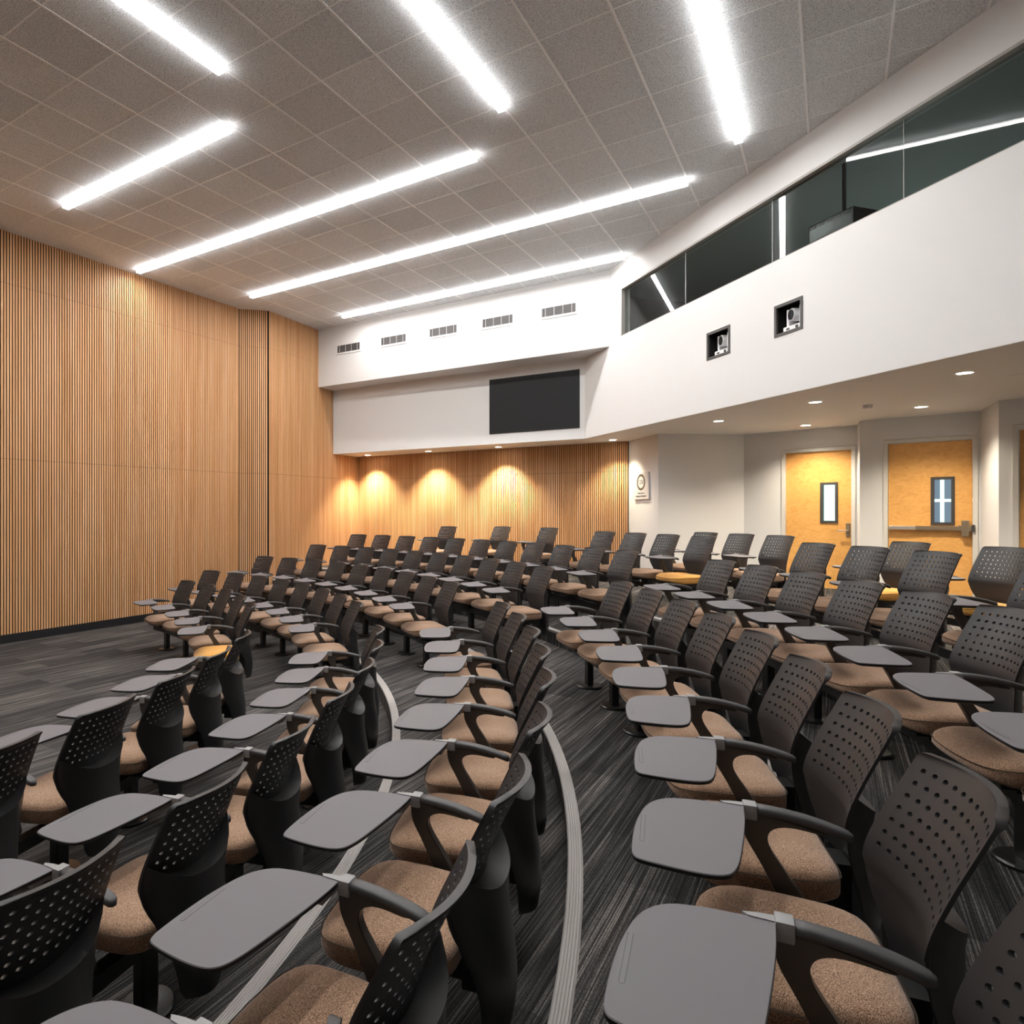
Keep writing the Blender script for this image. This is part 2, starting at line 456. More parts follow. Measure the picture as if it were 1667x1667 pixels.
# camera niches with pan tilt cameras
for (a, b), where in ((n1, 'left'), (n2, 'right')):
    um = (a+b)/2; c = BAL.at(um)
    t = empty('camera_niche', (c.x, c.y, NZ0), BAL.rot)
    tag(t, 'dark framed square recess in white wall, the %s one of the two' % where, 'wall recess', 'camera recesses')
    hw = (b-a)/2 - .001; H = NZ1 - NZ0 - .001
    bm = bmesh.new(); f = .032
    for x0, x1, z0, z1 in ((-hw, hw, 0.001, f), (-hw, hw, H-f, H), (-hw, -hw+f, f, H-f), (hw-f, hw, f, H-f)):
        box(bm, x0, x1, *yy(-.006, .02), z0, z1)
    link_mesh('frame', bm, M['dark'], t)
    bm = bmesh.new(); d = .42
    box(bm, -hw, hw, *yy(d-.01, d), 0.001, H); box(bm, -hw, hw, *yy(.02, d-.01), .001, .03); box(bm, -hw, hw, *yy(.02, d-.01), H-.008, H)
    box(bm, -hw, -hw+.008, *yy(.02, d-.01), .03, H-.008); box(bm, hw-.008, hw, *yy(.02, d-.01), .03, H-.008)
    link_mesh('box_lining', bm, M['niche'], t)
    # the camera itself
    cc = BAL.at(um + .012, -.115)
    cam = empty('video_camera', (cc.x, cc.y, NZ0 + .031), BAL.rot); cam.scale = (1.32, 1.25, 1.32)
    tag(cam, 'white pan tilt camera standing in the %s recess of the white wall' % where, 'camera', 'pan tilt cameras')
    F = -YB      # towards the hall
    bm = bmesh.new(); box(bm, -.085, .085, -.07, .07, 0, .045, bevel=.01); link_mesh('base', bm, M['camwhite'], cam)
    bm = bmesh.new(); box(bm, -.075, -.052, -.045, .045, .045, .19, bevel=.01); box(bm, .052, .082, -.045, .045, .045, .195, bevel=.01)
    link_mesh('yoke', bm, M['camwhite'], cam)
    bm = bmesh.new(); tilt = Matrix.Translation((0, 0, .135)) @ Matrix.Rotation(-.35, 4, 'Z')
    cyl(bm, .052, -.05, .055, 24, mtx=tilt @ Matrix.Rotation(-F*PI/2, 4, 'X'))
    head = sharp(link_mesh('camera_head', bm, M['camwhite'], cam))
    bm = bmesh.new(); cyl(bm, .040, .050, .064, 24, mtx=tilt @ Matrix.Rotation(-F*PI/2, 4, 'X'))
    link_mesh('lens', bm, M['black'], head)
    bm = bmesh.new(); box(bm, -.05, -.02, *sorted((F*.070, F*.073)), .015, .03)
    for v in cyl(bm, .014, .07, .074, 12, mtx=Matrix.Translation((.055, 0, .022)) @ Matrix.Rotation(-F*PI/2, 4, 'X')): pass
    link_mesh('sensor_window', bm, M['black'], cam)

# ------------------------------------------------------------------ walls under the balcony
WA = Line(P_BR, (3.966, 10.47)); WB = Line((3.966, 10.47), (5.427, 10.60)); WC = Line((5.427, 10.60), (6.484, 9.42))
WD = Line((6.484, 9.42), (6.195, 8.957)); WE = Line((6.195, 8.957), (7.129, 8.108)); WF = Line((7.129, 8.108), (6.635, 7.31))
WG = Line((6.635, 7.31), (7.95, 5.62)); WH = Line((7.95, 5.62), (7.95, -4.3))
DT = 2.745
def plain(name, ln, rects, th=.12): return struct(wall_boxes(name, ln, rects, M['wall'], th))
plain('wall_right', WA, [(0, WA.L, TOP, SOF)]); plain('wall_right', WB, [(0, WB.L, TOP, SOF)])
d1 = (.620, 1.510); d2 = (.318, 1.190); d3 = (.17, 1.08)
for nm, ln, d in (('1', WC, d1), ('2', WE, d2), ('3', WG, d3)):
    plain('wall_right', ln, [(0, d[0]-.05, TOP, SOF), (d[0]-.05, d[1]+.05, DT+.055, SOF), (d[1]+.05, ln.L, TOP, SOF)])
plain('wall_right', WD, [(0, WD.L, TOP, SOF)]); plain('wall_right', WF, [(0, WF.L, TOP, SOF)]); plain('wall_right', WH, [(0, WH.L, 0, SOF)])
# closing walls behind the photographer
for nm, p, q, h in (('wall_front', (7.95, -4.3), (-9.5, -4.3), CEIL), ('wall_front', (-9.5, -4.3), P_LA, CEIL)):
    struct(wall_boxes(nm, Line(p, q), [(0, Line(p, q).L, 0, h)], M['wall'], .12))

def door(n, ln, d, lite, hardware):
    s = -1 if ln.n.dot(Vector((-ln.d.y, ln.d.x))) > 0 else 1
    Y = lambda a, b: tuple(sorted((s*a, s*b)))
    m = ln.mtx(); w_ = d[1]-d[0]
    t = empty('door_%d' % n, (0, 0, 0)); struct(t); t.matrix_world = m
    bm = bmesh.new()
    for x0, x1, z0, z1 in ((d[0]-.05, d[0], TOP, DT+.05), (d[1], d[1]+.05, TOP, DT+.05), (d[0], d[1], DT, DT+.05)):
        box(bm, x0, x1, *Y(-.018, .11), z0, z1)
    link_mesh('door_frame', bm, M['frame'], t)
    u0, u1, z0, z1 = lite
    bm = bmesh.new(); y = Y(.03, .072); g = .004
    for r in ((d[0]+g, u0, TOP+.01, DT-g), (u1, d[1]-g, TOP+.01, DT-g), (u0, u1, TOP+.01, z0), (u0, u1, z1, DT-g)):
        box(bm, r[0], r[1], *y, r[2], r[3])
    leaf = link_mesh('door_leaf', bm, M['door'], t)
    f = .032; bm = bmesh.new()
    for r in ((u0-.004, u0+f, z0-.004, z1+.004), (u1-f, u1+.004, z0-.004, z1+.004), (u0+f, u1-f, z0-.004, z0+f), (u0+f, u1-f, z1-f, z1+.004)):
        box(bm, r[0], r[1], *Y(.018, .080), r[2], r[3])
    link_mesh('window_frame', bm, M['dark'], t)
    bm = bmesh.new(); box(bm, u0+f, u1-f, *Y(.045, .050), z0+f, z1-f); link_mesh('pane', bm, M['doorglass'], t)
    # beyond the glass: a self-glowing panel in place of a lit corridor wall
    bm = bmesh.new(); box(bm, d[0]-.4, d[1]+.4, *Y(1.2, 1.25), TOP, SOF)
    o = link_mesh('wall_corridor_glow', bm, M['outside'] if n != 2 else M['outside2']); o.matrix_world = m; struct(o)
    if n == 2:
        bm = bmesh.new(); um = .83
        box(bm, um-.02, um+.025, *Y(1.1, 1.14), TOP, SOF); box(bm, d[0]-.3, d[1]+.3, *Y(1.1, 1.14), 1.965, 2.005)
        o = link_mesh('window_2', bm, M['outside']); o.matrix_world = m; struct(o)  # bars glow by their material instead of being lit
    if hardware == 'lever':
        bm = bmesh.new(); box(bm, 1.432, 1.488, *Y(.018, .03), 1.45, 1.655, bevel=.004); h = link_mesh('lock_plate', bm, M['bronze'], t)
        bm = bmesh.new(); box(bm, 1.335, 1.465, *Y(-.045, -.028), 1.535, 1.552, bevel=.005); box(bm, 1.45, 1.468, *Y(-.03, .02), 1.533, 1.554)
        link_mesh('door_handle', bm, M['satin'], t)
    elif hardware == 'bar':
        bm = bmesh.new(); box(bm, d[0]+.015, d[0]+.30, *Y(-.045, .0), 1.585, 1.635, bevel=.006); box(bm, d[0]+.015, d[0]+.05, *Y(-.01, .03), 1.58, 1.64)
        pb = link_mesh('push_bar', bm, M['satin'], t)
        bm = bmesh.new(); box(bm, d[0]+.30, d[1]-.1, *Y(-.03, .03), 1.583, 1.637, bevel=.004); link_mesh('push_bar_rail', bm, M['bronze'], t)
        bm = bmesh.new(); box(bm, d[1]-.11, d[1]-.035, *Y(-.05, .03), 1.505, 1.715, bevel=.012); box(bm, d[1]-.14, d[1]-.01, *Y(-.045, .03), 1.575, 1.65, bevel=.01)
        link_mesh('latch_case', bm, M['bronze'], t)
        bm = bmesh.new(); box(bm, d[1]-.008, d[1]+.02, *Y(-.04, -.012), 1.57, 1.66, bevel=.004); link_mesh('strike', bm, M['dark'], t)
    return t
door(1, WC, d1, (1.100, 1.325, 1.655, 2.262), 'lever')
door(2, WE, d2, (.775, 1.010, 1.655, 2.275), 'bar')
door(3, WG, d3, (.80, 1.0, 1.655, 2.265), None)

# soffit over the rear aisle and under the bulkhead
bm = bmesh.new()
o8 = BAL.at(0, -.16)
prism(bm, [far(BAL, 0, -.001), far(BKL, BKL.L, -.05), (5.5, 10.75), (8.1, 8.3), (8.1, -4.3), (BAL.at(BAL.L, -.001).x, -4.3)][::-1], SOF - .004, SOF - .0005)
struct(link_mesh('ceiling_rear', bm, M['soffit']))

# ------------------------------------------------------------------ main ceiling
OX, OY = 3.1966, 7.538
def gp(a, b):   # ceiling grid coordinates to plan
    return Vector((OX + TILE*(a*math.cos(YAW) + b*math.sin(YAW)), OY + TILE*(-a*math.sin(YAW) + b*math.cos(YAW))))
poly = [P_LA, P_LB, P_LC, P_LD, (-1.9, 14.3), (3.4, 10.75), (6.9, -4.3), (-9.5, -4.3)]
poly = [(-9.55, 3.25), (-3.40, 12.40), (-2.86, 12.53), (-2.0, 14.0), (3.2, 10.6), (6.75, -4.3), (-9.55, -4.3)]
inv = lambda p: ((p[0]-OX)*math.cos(YAW) - (p[1]-OY)*math.sin(YAW), (p[0]-OX)*math.sin(YAW) + (p[1]-OY)*math.cos(YAW))
bm = bmesh.new(); prism(bm, [inv(p) for p in poly][::-1], CEIL, CEIL + .08)
o = struct(link_mesh('ceiling', bm, M['ceiling'])); o.location = (OX, OY, 0); o.rotation_euler = (0, 0, -YAW)
bm = bmesh.new()
for a in range(-26, 12): box(bm, a*TILE-.009, a*TILE+.009, -24*TILE, 12*TILE, CEIL-.0035, CEIL+.001)
for b in range(-24, 12): box(bm, -26*TILE, 12*TILE, b*TILE-.006, b*TILE+.006, CEIL-.003, CEIL+.001)
ip = [inv(p) for p in poly]
for k in range(len(ip)):   # trim the grid to the room outline
    p, q = Vector(ip[k]), Vector(ip[(k+1) % len(ip)]); d = (q-p).normalized(); n = Vector((-d.y, d.x))
    if k in (1,): continue
    r = bmesh.ops.bisect_plane(bm, geom=bm.verts[:]+bm.edges[:]+bm.faces[:], plane_co=(p.x, p.y, 0), plane_no=(n.x, n.y, 0), clear_outer=True)
g = struct(link_mesh('ceiling_grid', bm, M['grid'], None)); g.location = o.location; g.rotation_euler = o.rotation_euler

# linear lights
def strip(a0, b0, a1, b1, label):
    p, q = gp(a0, b0), gp(a1, b1); c = (p+q)/2; L = (q-p).length; rz = math.atan2((q-p).y, (q-p).x)
    t = empty('linear_light', (c.x, c.y, CEIL - .004), rz); tag(t, label, 'ceiling light', 'linear ceiling lights')
    bm = bmesh.new()
    x = -L/2 + .15
    while x < L/2:
        box(bm, x-.006, x+.006, -.006, .006, -.030, .0); x += (L-.3)/max(1, round((L-.3)/1.2)) - 1e-6
    box(bm, -L/2, L/2, -.031, .031, -.046, -.042); link_mesh('housing', bm, M['white_frame'], t)
    bm = bmesh.new(); hw = .033
    prof = [(-hw, -.048), (-hw, -.052), (-hw*.9, -.055), (hw*.9, -.055), (hw, -.052), (hw, -.048)]
    loft(bm, [[(x, y, z) for y, z in prof] for x in (-L/2, L/2)])
    link_mesh('diffuser', bm, M['strip'], t)
    bm = bmesh.new(); box(bm, -L/2 + .002, L/2 - .002, -.037, -.0335, -.058, -.043); box(bm, -L/2 + .002, L/2 - .002, .0335, .037, -.058, -.043)
    link_mesh('side_fill_lens', bm, M['side_fill'], t)  # added glow along both sides to brighten the ceiling
    bm = bmesh.new(); box(bm, -L/2 + .01, L/2 - .01, -.028, .028, -.041, -.036)
    link_mesh('halo_fill_lens', bm, M['uplight'], t)  # added glow on top for a soft halo on the ceiling
strip(-11, -6, -6, -6, 'short glowing ceiling strip, leftmost of the cross-room lines, above slatted wall')
strip(-13, -3, -3, -3, 'long glowing ceiling strip ending at the left slatted wall, second cross-room line')
strip(-12, 0, 0, 0, 'longest glowing ceiling strip crossing the middle of the tiled ceiling')
strip(-11, 3, -6.02, 3, 'left section of the farthest glowing strip, above first wall vents')
strip(-5.98, 3, -4.02, 3, 'middle section of the farthest glowing strip, above wall vents')
strip(-3.98, 3, -2, 3, 'right section of the farthest glowing strip, by control room corner')
strip(-5, -17, -5, -7, 'glowing strip running lengthwise at upper left, left of three')
strip(-2, -14, -2, -4, 'glowing strip running lengthwise at top centre, middle of three')
strip(1, -11, 1, -1, 'glowing strip running lengthwise beside the control room window, right of three')
# added strip behind the photographer, unseen, as if the lay-out went on
strip(-13, -9, -9, -9, 'added glowing ceiling strip overhead near the front corner, outside the picture')

# downlights
def spot(x, y, energy, size, blend, col, label, rot=None, z=SOF):
    t = empty('downlight', (x, y, z)); tag(t, label, 'ceiling light', 'round downlights')
    bm = bmesh.new()
    n = 28
    ro, ri = .085, .062
    rings = [[(r*math.cos(2*PI*i/n), r*math.sin(2*PI*i/n), zz) for i in range(n)] for r, zz in ((ro, 0), (ro, -.006), (ri, -.008), (ri, -.001))]
    loft(bm, rings, cap=False); link_mesh('trim_ring', bm, M['white_frame'], t, smooth=True)
    bm = bmesh.new(); cyl(bm, ri, -.004, -.001, n); link_mesh('lens', bm, M['downl'], t)
    l = ld.lights.new('downlight_lamp', 'SPOT'); l.energy = energy; l.spot_size = math.radians(size); l.spot_blend = blend
    l.color = col; l.shadow_soft_size = .05
    lo = ld.objects.new('lamp', l); COL.objects.link(lo); lo.parent = t; lo.location = (0, 0, -.02)
    if rot: lo.rotation_euler = rot
warm = (1., .80, .52)
wn = BKL.n
names = ['first downlight from the left under the screen bulkhead', 'second downlight from the left under the screen bulkhead',
         'third downlight from the left under the screen bulkhead', 'downlight at the right end above the slatted rear wall']
for (x, y), nm in zip([(-1.05, 14.44), (.29, 13.51), (1.64, 12.62), (3.50, 11.36)], names):
    spot(x, y, 330 if x < 3 else 120, 104, .75, (1., .88, .64), 'small warm ' + nm)
for (x, y), nm in zip([(4.24, 8.98), (4.62, 7.42), (5.73, 9.43), (6.11, 7.76), (5.0, 5.85), (5.6, 3.4), (6.5, 5.3)],
        ['downlight nearest the sign wall in the low rear ceiling', 'round downlight close behind the balcony edge, right of smoke disc',
         'downlight in front of the left birch door', 'downlight in front of the door with push bar',
         'largest round downlight at right in the low rear ceiling', 'added unseen downlight over the rear aisle, right of picture', 'added unseen downlight over the rear aisle by the third door']):
    spot(x, y, 130, 130, .8, (1., .88, .70), nm)  # the last two in the list are added, with no fixture seen there
for (x, y, r, h, lb, nm) in [(4.37, 6.26, .085, .012, 'flat white ceiling disc by the balcony edge', 'ceiling_speaker_disc'), (5.58, 5.95, .085, .012, 'flat white ceiling disc at far right of low ceiling', 'ceiling_speaker_disc'),
                             (5.37, 7.63, .055, .045, 'small white smoke detector on the low rear ceiling', 'smoke_detector')]:
    bm = bmesh.new(); cyl(bm, r*.8, SOF - h, SOF, 28, cx=0, cy=0, r2=r)
    o = link_mesh(nm, bm, M['white_frame'], loc=(x, y, 0)); tag(o, lb, 'ceiling device')

# ------------------------------------------------------------------ wall vents
UM = UPL.mtx(); ys = -1 if UPL.n.dot(Vector((-UPL.d.y, UPL.d.x))) > 0 else 1
for i, u in enumerate([.47, 1.605, 2.745, 3.87, 5.005]):
    off = .02
    c = UPL.at(u + .295 + off)
    t = empty('air_grille', (c.x, c.y, 5.14), UPL.rot)
    lab = ['leftmost', 'second from left', 'middle', 'fourth from left', 'rightmost'][i]
    tag(t, 'white framed grey air grille high on white wall, %s of five' % lab, 'air vent', 'wall air grilles')
    Yv = lambda a, b: tuple(sorted((ys*a, ys*b)))
    bm = bmesh.new()
    for x0, x1, z0, z1 in ((-.33, .33, -.035, .0), (-.33, .33, .150, .175), (-.33, -.297, 0, .150), (.297, .33, 0, .150)): box(bm, x0, x1, *Yv(-.012, .0), z0, z1)
    link_mesh('frame', bm, M['wall'], t)
    bm = bmesh.new(); box(bm, -.297, .297, *Yv(-.001, -.003), 0, .15)
    link_mesh('grille', bm, M['grille'], t)
    bm = bmesh.new()
    for k in range(12): box(bm, -.297, .297, *Yv(-.003, -.007), .006 + k*.012, .010 + k*.012)
    for k in (-.235, -.08, .075, .23): box(bm, k-.0018, k+.0018, *Yv(-.003, -.009), 0, .15, mat=1)
    link_mesh('blade', bm, [M['grille'], M['white_frame']], t)

# ------------------------------------------------------------------ screen
um = TVL.L*.0 + 0
tv_l = Vector((1.42, 12.17)); tv_r = Vector((2.888, 11.237)); c = (tv_l + tv_r)/2
Wd = (tv_r - tv_l).length; rz = math.atan2((tv_r-tv_l).y, (tv_r-tv_l).x)
c = c + TVL.n*.0
# distance from wall face
t = empty('wall_screen', (c.x, c.y, 3.283), rz); tag(t, 'large black flat television mounted on the white bulkhead', 'television')
yf = ys
Yt = lambda a, b: tuple(sorted((yf*a, yf*b)))
bm = bmesh.new(); box(bm, -Wd/2, Wd/2, *Yt(-.015, .03), 0, 1.03, bevel=.004); link_mesh('casing', bm, M['bezel'], t)
bm = bmesh.new(); box(bm, -Wd/2 + .014, Wd/2 - .014, *Yt(-.0165, -.015), .022, 1.018); link_mesh('screen', bm, M['screen'], t)
gap = (TVL.at(0) - c).dot(-TVL.n)
bm = bmesh.new(); box(bm, -.25, .25, *Yt(.03, max(gap - .002, .035)), .3, .75); link_mesh('bracket', bm, M['steel'], t)

# ------------------------------------------------------------------ sign
Ys = -1 if WA.n.dot(Vector((-WA.d.y, WA.d.x))) > 0 else 1
su = .56; c = WA.at(su)
t = empty('wall_sign', (c.x, c.y, 2.035), WA.rot); tag(t, 'white square wall sign with dark ring emblem and two text lines', 'sign')
Yg = lambda a, b: tuple(sorted((Ys*a, Ys*b)))
bm = bmesh.new(); box(bm, -.285, .285, *Yg(-.028, -.010), 0, .455, bevel=.002); box(bm, -.2, .2, *Yg(-.010, 0), .1, .35); link_mesh('panel', bm, M['signpanel'], t)
bm = bmesh.new(); n = 40
Y0 = Ys*-.030; cz = .292
pr = [(.142, 0), (.142, .0015), (.104, .0015), (.104, 0)]
rings = [[((r*math.cos(2*PI*i/n))*1.12, Y0 + Ys*q, cz + r*math.sin(2*PI*i/n)*.98) for r, q in pr] for i in range(n)]
rings.append(rings[0]); loft(bm, rings, cap=False)
link_mesh('ring_emblem', bm, M['ink'], t)
def text(body, size, x, z, mat, par, name='lettering', sx=1.):
    cu = ld.curves.new(name, 'FONT'); cu.body = body; cu.size = size; cu.align_x = 'CENTER'; cu.align_y = 'CENTER'; cu.extrude = .0006
    o = ld.objects.new(name, cu); COL.objects.link(o)
    dg = bpy.context.evaluated_depsgraph_get(); me = ld.meshes.new_from_object(o.evaluated_get(dg)); ld.objects.remove(o)
    o = ld.objects.new(name, me); COL.objects.link(o); me.materials.append(mat)
    o.parent = par; o.location = (x, Ys*-.0295, z); o.rotation_euler = (PI/2, 0, 0) if Ys > 0 else (PI/2, 0, PI)
    o.scale = (sx, 1, 1)
    return o
text('CDU', .10, 0, cz, M['ink2'], t, sx=.9)
text('University of', .046, 0, .105, M['ink2'], t)
text('Healthcare Education', .046, 0, .055, M['ink2'], t)

# ------------------------------------------------------------------ tablet chair
def lerp(x, pts):
    if x <= pts[0][0]: return pts[0][1]
    n = len(pts)
    def sl(i):
        i0, i1 = max(0, i-1), min(n-1, i+1)
        return (pts[i1][1]-pts[i0][1])/(pts[i1][0]-pts[i0][0])
    for i in range(n-1):
        (a, va), (b, vb) = pts[i], pts[i+1]
        if x <= b:
            h = b-a; k = (x-a)/h
            return (2*k**3-3*k*k+1)*va + (k**3-2*k*k+k)*h*sl(i) + (-2*k**3+3*k*k)*vb + (k**3-k*k)*h*sl(i+1)
    return pts[-1][1]
EDGE = [(.15, -.335), (.25, -.335), (.34, -.322), (.42, -.300), (.50, -.276), (.57, -.266), (.63, -.276), (.72, -.312), (.80, -.350), (.90, -.398)]
BUL = [(.15, .03), (.42, .034), (.55, .046), (.9, .052)]
ZT = .885
def half_w(z):
    w = lerp(z, [(.38, .150), (.44, .165), (.50, .192), (.56, .212), (.62, .216), (.80, .210), (.9, .204)])
    r = .020
    if z > ZT - r: w -= r - math.sqrt(max(0, r*r - (z-(ZT-r))**2))
    return w
def shell_pt(s, z, d):
    # the sides hang a little lower than the middle of the top edge
    w = half_w(z); x = s*w
    e = lerp(z, EDGE) - lerp(z, BUL)*(1 - s*s)
    if d == 0 and z < .585: e -= .006*min(1., (.585-z)/.02)*min(1., max(0, z-.40)/.05)
    return (x, e - d, z - .004*s*s*max(0, (z-.7)/.18))
def build_shell():
    zc0, zc1, nr, ncn = .618, .858, 7, 11
    sx = .90; dx = 2*sx/ncn/2; dz = (zc1-zc0)/nr/2
    sb = [-1, -.96] + [-sx + i*dx for i in range(2*ncn+1)] + [.96, 1]
    zb = [.385, .42, .455, .49, .525, .563, .568, .585, .603] + [zc0 + i*dz for i in range(2*nr+1)] + [.866, .872, .878, .883, ZT]
    key = {}
    def V(s, z):
        k = (round(s, 5), round(z, 5))
        if k not in key: key[k] = len(key)
        return key[k]
    faces = []
    i0 = 2; j0 = 9
    for j in range(len(zb)-1):
        for i in range(len(sb)-1):
            ci, cj = i - i0, j - j0
            if 0 <= ci < 2*ncn and 0 <= cj < 2*nr: continue
            faces.append([V(sb[i], zb[j]), V(sb[i+1], zb[j]), V(sb[i+1], zb[j+1]), V(sb[i], zb[j+1])])
    for r in range(nr):
        for c in range(ncn):
            cs, cz_ = -sx + (2*c+1)*dx, zc0 + (2*r+1)*dz
            o = [(cs+a*dx, cz_+b*dz) for a, b in ((-1, -1), (0, -1), (1, -1), (1, 0), (1, 1), (0, 1), (-1, 1), (-1, 0))]
            hs, hz = .0084/.213, .0064
            h = [(cs + hs*math.cos(t_), cz_ + hz*math.sin(t_)) for t_ in [math.radians(a) for a in (225, 270, 315, 0, 45, 90, 135, 180)]]
            ov = [V(*p) for p in o]; hv = [V(*p) for p in h]
            for q in range(8): faces.append([ov[q], ov[(q+1) % 8], hv[(q+1) % 8], hv[q]])
    pts = [None]*len(key)
    for k, i in key.items(): pts[i] = k
    bm = bmesh.new()
    def dth(z): return .0095 + .010*max(0, min(1, (z-.862)/.012))
    F = [bm.verts.new(shell_pt(s, z, 0)) for s, z in pts]
    B = [bm.verts.new(shell_pt(s, z, dth(z))) for s, z in pts]
    cnt = {}
    for f in faces:
        for a, b in zip(f, f[1:]+f[:1]): cnt[(a, b)] = 1
        bm.faces.new([F[i] for i in reversed(f)]); bm.faces.new([B[i] for i in f])
    for (a, b) in cnt:
        if (b, a) not in cnt: bm.faces.new((F[a], F[b], B[b], B[a]))
    bmesh.ops.recalc_face_normals(bm, faces=bm.faces[:])
    return bm
def build_housing():
    bm = bmesh.new(); NS = 14; NV = 12
    zb = .155
    def hw(z): return lerp(z, [(.15, .098), (.22, .110), (.30, .128), (.40, .152), (.48, .176), (.56, .200), (.66, .211)])
    rings = []
    for v in range(NV+1):
        t_ = v/NV; front = []; rear = []
        for i in range(NS+1):
            s = -1 + 2*i/NS
            zt = .583 + .085*abs(s)**2.6
            z = zb + t_*(zt-zb)
            rnd = min(1., (z-zb)/.03); w = hw(z)*(.8 + .2*math.sqrt(max(0, 1-(1-rnd)**2)))
            e = lerp(z, EDGE) - lerp(z, BUL)*(1-s*s)
            dr = lerp(z, [(.15, .030), (.25, .044), (.45, .062), (.60, .072)])*(1-abs(s)**3.4)
            front.append((s*w, e - .0105, z)); rear.append((s*w, e - .0115 - dr, z))
        rings.append(front + rear[::-1])
    RR = loft(bm, rings, cap=False); T_, B_ = RR[-1], RR[0]; m_ = len(T_)
    for i in range(NS):
        bm.faces.new((T_[i], T_[i+1], T_[m_-2-i], T_[m_-1-i])); bm.faces.new((B_[i+1], B_[i], B_[m_-1-i], B_[m_-2-i]))
    bmesh.ops.remove_doubles(bm, verts=bm.verts[:], dist=.0004)
    bmesh.ops.recalc_face_normals(bm, faces=bm.faces[:])
    return bm
def build_seat():
    bm = bmesh.new(); n = 56
    def ring(k, z, drop=0.):
        pts = []
        for i in range(n):
            a = 2*PI*i/n; c_, s_ = math.cos(a), math.sin(a)
            p = 5.6
            r = (abs(c_)**p + abs(s_)**p)**(-1/p)
            x, y = r*c_, r*s_
            hx = .232 - .018*(y < 0)*abs(y); cy = -.075
            yl = .205 + (.022*(1-x*x) if y > 0 else 0)
            X = x*(hx - k); Y = cy + y*(yl - k)
            fy = max(0, (Y - .02)/.13)
            zz = z - drop*fy*fy + (.006*(x*x)*(1 if drop else 0)) + (.022*fy*fy if z < .38 else 0)
            pts.append((X, Y, zz))
        return pts
    loft(bm, [ring(.035, .352), ring(.010, .356), ring(.0, .368), ring(0, .403, .004), ring(.003, .418, .010), ring(.010, .430, .020), ring(.026, .440, .028), ring(.07, .447, .032), ring(.12, .448, .020), ring(.17, .444, .0)])
    return bm, ring
def build_piping(ring):
    bm = bmesh.new(); pts = ring(-.0015, .415, .008); n = len(pts)
    rings = []
    for i in range(n):
        p = Vector(pts[i]); d = (Vector(pts[(i+1) % n]) - Vector(pts[i-1])).normalized(); o = Vector((d.y, -d.x, 0))
        rings.append([tuple(p + o*(.0022*math.cos(t_)) + Vector((0, 0, .0022*math.sin(t_)))) for t_ in (0, PI/2, PI, 3*PI/2)])
    rings.append(rings[0]); loft(bm, rings, cap=False); bmesh.ops.remove_doubles(bm, verts=bm.verts[:], dist=.0001)
    return bm
TAB = [(.008, .008), (.008, .008), (.068, .009), (.154, .016), (.223, .034), (.270, .092), (.291, .187), (.299, .270), (.300, .370), (.296, .402), (.280, .418), (.182, .431), (.113, .431), (.078, .415), (.060, .378), (.046, .318), (.026, .195), (.012, .088)]
def smooth_poly(p, it=2):
    for _ in range(it):
        q = []
        for a, b in zip(p, p[1:]+p[:1]):
            q += [(a[0]*.75+b[0]*.25, a[1]*.75+b[1]*.25), (a[0]*.25+b[0]*.75, a[1]*.25+b[1]*.75)]
        p = q
    return p
def build_tablet():
    bm = bmesh.new()
    P = [(.28 - lf, fw) for fw, lf in smooth_poly(TAB, 2)]      # local x,y
    c = (sum(p[0] for p in P)/len(P), sum(p[1] for p in P)/len(P))
    def ins(k): return [(p[0] + (c[0]-p[0])/math.hypot(c[0]-p[0], c[1]-p[1])*k, p[1] + (c[1]-p[1])/math.hypot(c[0]-p[0], c[1]-p[1])*k) for p in P]
    lv = [(ins(.012), .628), (P, .634), (P, .6425), (ins(.002), .645)]
    R = [[bm.verts.new((x, y, z)) for x, y in r] for r, z in lv]; n = len(P)
    for k, (a, b) in enumerate(zip(R, R[1:])):
        for i in range(n):
            f = bm.faces.new((a[i], a[(i+1) % n], b[(i+1) % n], b[i])); f.material_index = 1 if k < 2 else 0
    bm.faces.new(R[-1]).material_index = 0; bm.faces.new(list(reversed(R[0]))).material_index = 1
    bmesh.ops.recalc_face_normals(bm, faces=bm.faces[:])
    return bm
def slot(bm, w, z0, z1, mat):
    r = w/2; x0, x1 = .28-.324+r, .28-.168-r; y = .276
    pts = [(x1 + r*math.cos(t_), y + r*math.sin(t_)) for t_ in [math.radians(a) for a in range(-90, 91, 30)]] + [(x0 + r*math.cos(t_), y + r*math.sin(t_)) for t_ in [math.radians(a) for a in range(90, 271, 30)]]
    prism(bm, pts, z0, z1, mat)
